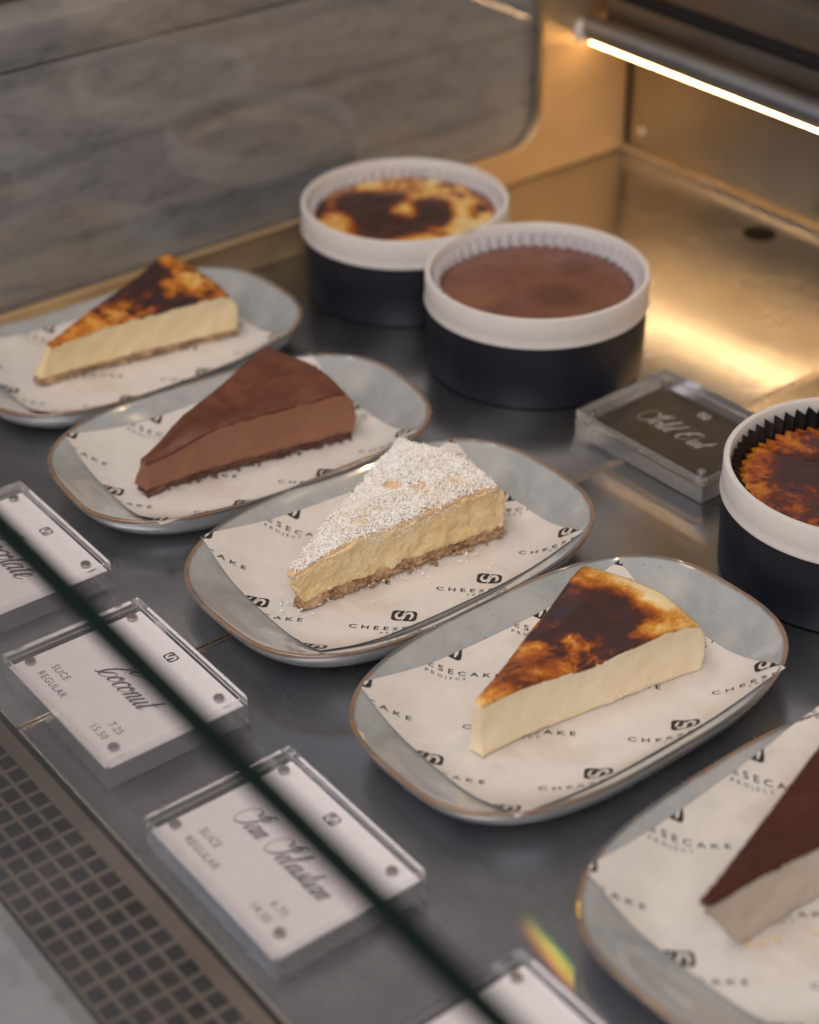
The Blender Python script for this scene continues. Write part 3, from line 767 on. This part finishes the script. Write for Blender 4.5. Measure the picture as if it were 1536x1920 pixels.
cs, ctop, cP, co_ = cake_slice('coconut cheesecake slice covered in white coconut shreds', (.0544, -.1271), (.0544, -.1325), .0375, .0455, .0485, 84, 117, .151, M_custard, m3, M_crust, .0070, seed=3, rough=.0016, domed=.003, bulge=.0, wav=.003, peak=.004)
m4 = burnt('burnt_top_basque', [(.0, (.92, .76, .46)), (.16, (.86, .56, .18)), (.32, (.66, .26, .03)), (.46, (.45, .12, .014)), (.62, (.24, .055, .012)), (.74, (.075, .022, .014)), (.95, (.05, .024, .024))], 75, [(0, .30), (.04, .37), (.074, .42), (.084, .80), (.094, 1.0), (.112, .92), (.122, .62), (.130, .36), (.142, .16), (.150, .0)], [(.000, .035, .028, .35), (.016, .115, .018, -.5), (-.030, .060, .012, .5)], A=1.5, B=.5, stretch=(1.2, .8, 1), bump=.25, coat=.25, dist=.25)
cake_slice('pale basque cheesecake slice with a dark burnt patch on top, no crust', (.2236, -.1265), (.2240, -.1262), .0445, .0450, .0450, 81.5, 114.5, .152, M_cream, m4, M_crust, 0, seed=4, domed=.0030, bulge=.012, wav=.0035, rough=.0006)
m5 = burnt('glossy_cocoa_glaze', [(0, (.13, .034, .013)), (.5, (.065, .016, .008)), (1, (.035, .009, .006))], 30, [(0, .6), (.2, .4)], [], A=1.0, B=.4, rough=.42, bump=.15, coat=.0, stretch=(1, .25, 1))
cake_slice('milky slice with a flat reddish cocoa top at the bottom right', (.4060, -.1140), (.4035, -.1370), .0460, .0465, .0465, 85, 112, .155, M_white, m5, M_crust, 0, seed=5, domed=.0, rough=.0007, skin=.0018)

# coconut shreds on the third slice
def shreds(nsh, place, lmin, lmax, wmin, wmax):
    V, F = [], []
    for k in range(nsh):
        c_, nrm = place(k)
        L = lmin + (lmax - lmin) * random.random() ** 2.0; w = random.uniform(wmin, wmax) * (1.5 if L < .0015 else 1)
        a_ = random.uniform(0, 2 * PI); tilt = random.gauss(.15, .45)
        d = Vector((math.cos(a_) * math.cos(tilt), math.sin(a_) * math.cos(tilt), math.sin(tilt)))
        s = d.cross(Vector((random.gauss(0, .4), random.gauss(0, .4), 1))).normalized(); up_ = s.cross(d)
        cv = random.uniform(-.25, .25) * L; th = w * .35
        o_ = len(V)
        for q in (-.5, 0, .5):
            m_ = c_ + d * L * q + up_ * cv * (1 - 4 * q * q)
            ww = w * (.5 if q else .6)
            V += [m_ - s * ww, m_ + s * ww, m_ + s * ww * .8 + up_ * th, m_ - s * ww * .8 + up_ * th]
        for q in (0, 4):
            for i in range(4):
                j = (i + 1) % 4; F.append((o_ + q + i, o_ + q + j, o_ + q + 4 + j, o_ + q + 4 + i))
        F.append((o_, o_ + 3, o_ + 2, o_ + 1)); F.append((o_ + 8, o_ + 9, o_ + 10, o_ + 11))
    return [tuple(v) for v in V], [], F
a = N('desiccated_coconut'); n = a.noise(a.pos(), 130, 3, .5); n2 = a.noise(a.pos(), 30, 3, .5)
c = a.ramp(a.math('MULTIPLY_ADD', n2, .6, a.math('MULTIPLY', n, .4)), [(.38, (.95, .93, .90)), (.60, (.93, .88, .80)), (.70, (.85, .60, .36))])
a.set(Base_Color=c, Roughness=.55); M_coco = a.m
def place_top(k):
    while True:
        r = math.sqrt(random.random()) * .995; t_ = random.random() ** .9
        # leave two bare toasted spots
        p = cP(r, t_, 1.0) - co_
        if min((p - Vector((-.025, .0916, p.z))).length, (p - Vector((-.0135, .103, p.z))).length) < .0062 and random.random() < .96: continue
        if t_ < .06 and random.random() < .45 * (mn.noise(Vector((r * 9, 2, 1))) + .8): continue
        break
    p.z = ctop(r, t_) - ZB + random.uniform(0, .0016) + (.0022 * mn.noise(p * 85)); return p, None
o = obj('coconut_topping', shreds(15000, place_top, .0006, .0056, .0003, .0010), M_coco, cs, smooth=False); tag(o, kind='stuff')
def place_side(k):
    if k % 3: # back and left flank
        if random.random() < .5: r, t_ = random.uniform(.02, .99), 1.0
        else: r, t_ = 1.0, random.random()
    else: r, t_ = random.uniform(.0, .99), 0.0
    f = 1 - abs(random.gauss(0, .12)); p = cP(r, t_, max(0, f)) - co_; return p, None
o = obj('loose_shreds', shreds(900, place_side, .0006, .0038, .0003, .0007), M_coco, cs, smooth=False); tag(o, kind='stuff')
def place_plate(k):
    r = random.uniform(-.02, .9); an = math.radians(84); p = Vector((r * .15 * math.cos(an) + .003 + abs(random.gauss(0, .010)), r * .15 * math.sin(an), .0012 + random.random() * .0006))
    if k < 8: p.x -= .02; p.y = -.01 + random.uniform(-.006, .01)
    return p, None
o = obj('fallen_shreds', shreds(40, place_plate, .0008, .0036, .0004, .0011), M_coco, cs, smooth=False); tag(o, kind='stuff')
def crumbs(parent, o_, n_, mat, angd, ln, spread=.006, size=.0012, seed=0):
    rnd = random.Random(seed); b = nb()
    for k in range(n_):
        r = rnd.random(); an = math.radians(angd)
        p = Vector((r * ln * math.cos(an) + abs(rnd.gauss(0, spread)), r * ln * math.sin(an), .0009))
        if p.x - r * ln * math.cos(an) < .0022: p.z += rnd.random() * .0035; p.x = r * ln * math.cos(an) + .0006
        s = size * rnd.uniform(.3, 1.1)
        bmesh.ops.create_icosphere(b, subdivisions=1, radius=s, matrix=Matrix.Translation(p) @ Matrix.Rotation(rnd.random() * 6, 4, 'Z') @ Matrix.Diagonal((1.2, .8, .7, 1)))
    for v in b.verts: v.co += mn.noise_vector(v.co * 900) * .0005
    o = obj('crumbs', b, mat, parent, smooth=False); tag(o, kind='stuff')
sl = [o for o in col.objects if o.name.startswith('cheesecake_slice')]
crumbs(sl[0], None, 60, M_crust, 80, .158, .0016, .0014, 9)
crumbs(sl[1], None, 150, M_crustc, 79, .155, .0018, .0016, 1)
crumbs(sl[2], None, 200, M_crust, 84, .150, .0018, .0019, 2)
crumbs(sl[3], None, 22, M_cream, 81.5, .148, .0006, .0009, 3)
crumbs(sl[4], None, 8, M_custard, 60, .05, .004, .0014, 4)

# ------------------------------------------------------------------ round tins with whole cheesecakes
a = N('black_card_tin'); n = a.noise(a.pos((1, 1, 3)), 500, 4, .6); a.set(Base_Color=(.010, .012, .020), Roughness=.42, Specular_IOR_Level=.4).bump(n, .12, .0003); M_tin = a.m
M_rim = flat('white_moulded_rim', (.74, .70, .68), .45)
a = N('white_liner'); a.set(Base_Color=(.74, .71, .74), Roughness=.5); M_lin = a.m
a = N('black_liner'); n = a.noise(a.pos(), 300, 4, .6); a.set(Base_Color=(.012, .011, .012), Roughness=.42).bump(n, .2, .0004); M_linb = a.m
def tin(name, label, x, y, liner_mat, ztop_l, cake_label, m_cake_top, m_cake, zc, flute_n=56, amp=.0025, jag=.0009, rcake=.0716, rz=0):
    t = thing('cake_tin', label, 'cake tin', (x, y, 0), rz, 'round black cake tins with white rims')
    Rr = .0825; HT = .0729; HB = .0503
    b = nb(); lathe(b, [(0, .0006), (.0802, .0006), (.0808, .0012), (.0819, HB + .004), (.0806, HB + .006), (.078, HB + .006)], 160); obj('tin_body', b, M_tin, t)
    b = nb(); lathe(b, [(.0815, HB + .001), (.0829, HB), (.0833, HB + .0006), (.0833, HB + .0014), (.0827, HB + .0030), (Rr, HB + .008), (Rr, HT - .0008), (Rr - .0006, HT), (Rr - .0036, HT), (Rr - .0042, HT - .0008), (Rr - .0048, HT - .010), (Rr - .0060, .028)], 160); obj('rim_band', b, M_rim, t)
    b = nb(); n_ = flute_n * 4; rows = []
    for z_, k in ((.030, 1), (zc - .003, 1), (zc + .002, 1), ((zc + ztop_l) / 2, 1), (ztop_l, 1)):
        row = []
        for i in range(n_):
            th = 2 * PI * i / n_; ph = flute_n * th; tri = 2 / PI * math.asin(math.sin(ph))
            wob = .0005 * mn.noise(Vector((math.cos(th) * 6, math.sin(th) * 6, z_ * 60)))
            r = .0745 + amp * tri * (.6 + .4 * (z_ - .03) / max(.001, ztop_l - .03)) + wob
            zz = z_ + (jag * tri if z_ == ztop_l else 0) + (.0006 * mn.noise(Vector((math.cos(th) * 15, math.sin(th) * 15, 3))) if z_ == ztop_l else 0)
            row.append(b.verts.new((r * math.cos(th), r * math.sin(th), zz)))
        rows.append(row)
    for p, q in zip(rows, rows[1:]):
        for i in range(n_): b.faces.new((p[i], p[(i + 1) % n_], q[(i + 1) % n_], q[i]))
    obj('fluted_liner', b, liner_mat, t, smooth=False)
    c = thing('round_cheesecake', cake_label, 'cheesecake', (x, y, zc - .03), rz, 'whole cheesecakes in round tins')
    b = nb(); n_ = flute_n * 4; rings = []
    def zt(X, Y, r):
        p = Vector((X * 28 + x * 50, Y * 28, 1)); h = .0012 * mn.noise(p) + .0006 * mn.noise(p * 3.1)
        return .03 + h * (2.6 if name == 3 else 1.0) - (.0003 if r > rcake * .98 else 0)
    prof = [rcake * k / 40 for k in range(41)]
    for r in prof:
        if r == 0: rings.append([b.verts.new((0, 0, zt(0, 0, 0)))]); continue
        row = []
        for i in range(n_):
            th = 2 * PI * i / n_; rr_ = r
            if r > rcake * .97: rr_ = r + amp * 2 / PI * math.asin(math.sin(flute_n * th)) - .0006
            X, Y = rr_ * math.cos(th), rr_ * math.sin(th); row.append(b.verts.new((X, Y, zt(X, Y, r))))
        rings.append(row)
    rings.append([b.verts.new((v.co.x, v.co.y, .0)) for v in rings[-1]])
    for p, q in zip(rings, rings[1:]):
        for i in range(n_):
            j = (i + 1) % n_
            if len(p) == 1: b.faces.new((p[0], q[i], q[j]))
            else: b.faces.new((p[i], q[i], q[j], p[j]))
    b.faces.new(rings[-1])
    obj('cake', b, m_cake_top, c, angle=60)
    return t
mt1 = burnt('burnt_round_top', [(.0, (.84, .64, .30)), (.25, (.80, .48, .12)), (.40, (.62, .24, .03)), (.54, (.33, .08, .012)), (.68, (.09, .022, .010)), (.9, (.045, .016, .012))], 60, [(0, .30), (.060, .26), (.070, .36), (.078, .5)], [(-.035, -.010, .030, 1.3), (.005, .026, .024, 1.1), (.010, -.028, .034, 1.1), (.032, .000, .024, .6), (-.012, .002, .013, -.25), (-.018, -.024, .022, .7), (.022, .014, .020, .7), (-.026, .012, .016, .5), (-.050, -.035, .03, .5), (.02, .055, .02, .3), (-.04, .03, .02, .5), (.012, .045, .022, -.5), (.05, .02, .02, -.3)], A=2.1, B=.7, bump=.1, dist=.6)
tin(1, 'black tin with white rim at the back beside the marble, holding a mottled burnt cake', -.2726, .2046, M_lin, .0665, 'mottled burnt cheesecake with dark patches in the back tin', mt1, None, .0600)
mt2 = burnt('cocoa_round_top', [(0, (.25, .105, .065)), (.5, (.17, .063, .042)), (1, (.07, .027, .024))], 26, [(0, .38), (.07, .38)], [(.022, .003, .026, .7), (-.007, .045, .020, .5), (-.016, -.05, .03, -.5)], A=.9, B=.3, rough=.32, bump=.08, coat=.1)
tin(2, 'black tin with white rim in the middle, holding a chocolate cake', -.1106, .2034, M_lin, .0675, 'smooth brown chocolate cheesecake in the middle tin', mt2, None, .0585, 52, .0026)
mt3 = burnt('glossy_burnt_top', [(.0, (.70, .34, .04)), (.3, (.56, .17, .012)), (.45, (.34, .07, .010)), (.62, (.12, .020, .010)), (.85, (.05, .018, .020))], 55, [(0, .62), (.055, .60), (.068, .50), (.078, .25)], [(-.034, -.010, .022, .8), (-.02, .03, .03, .4)], A=1.9, B=.5, rough=.14, bump=.8, coat=.9, dist=.2, fine=4)
tin(3, 'black tin with white rim and black fluted liner at the right edge', .2166, .1817, M_linb, .0680, 'glossy dark burnt cheesecake in the tin with black liner at right', mt3, None, .0560, 56, .0024, .0016, .0725)
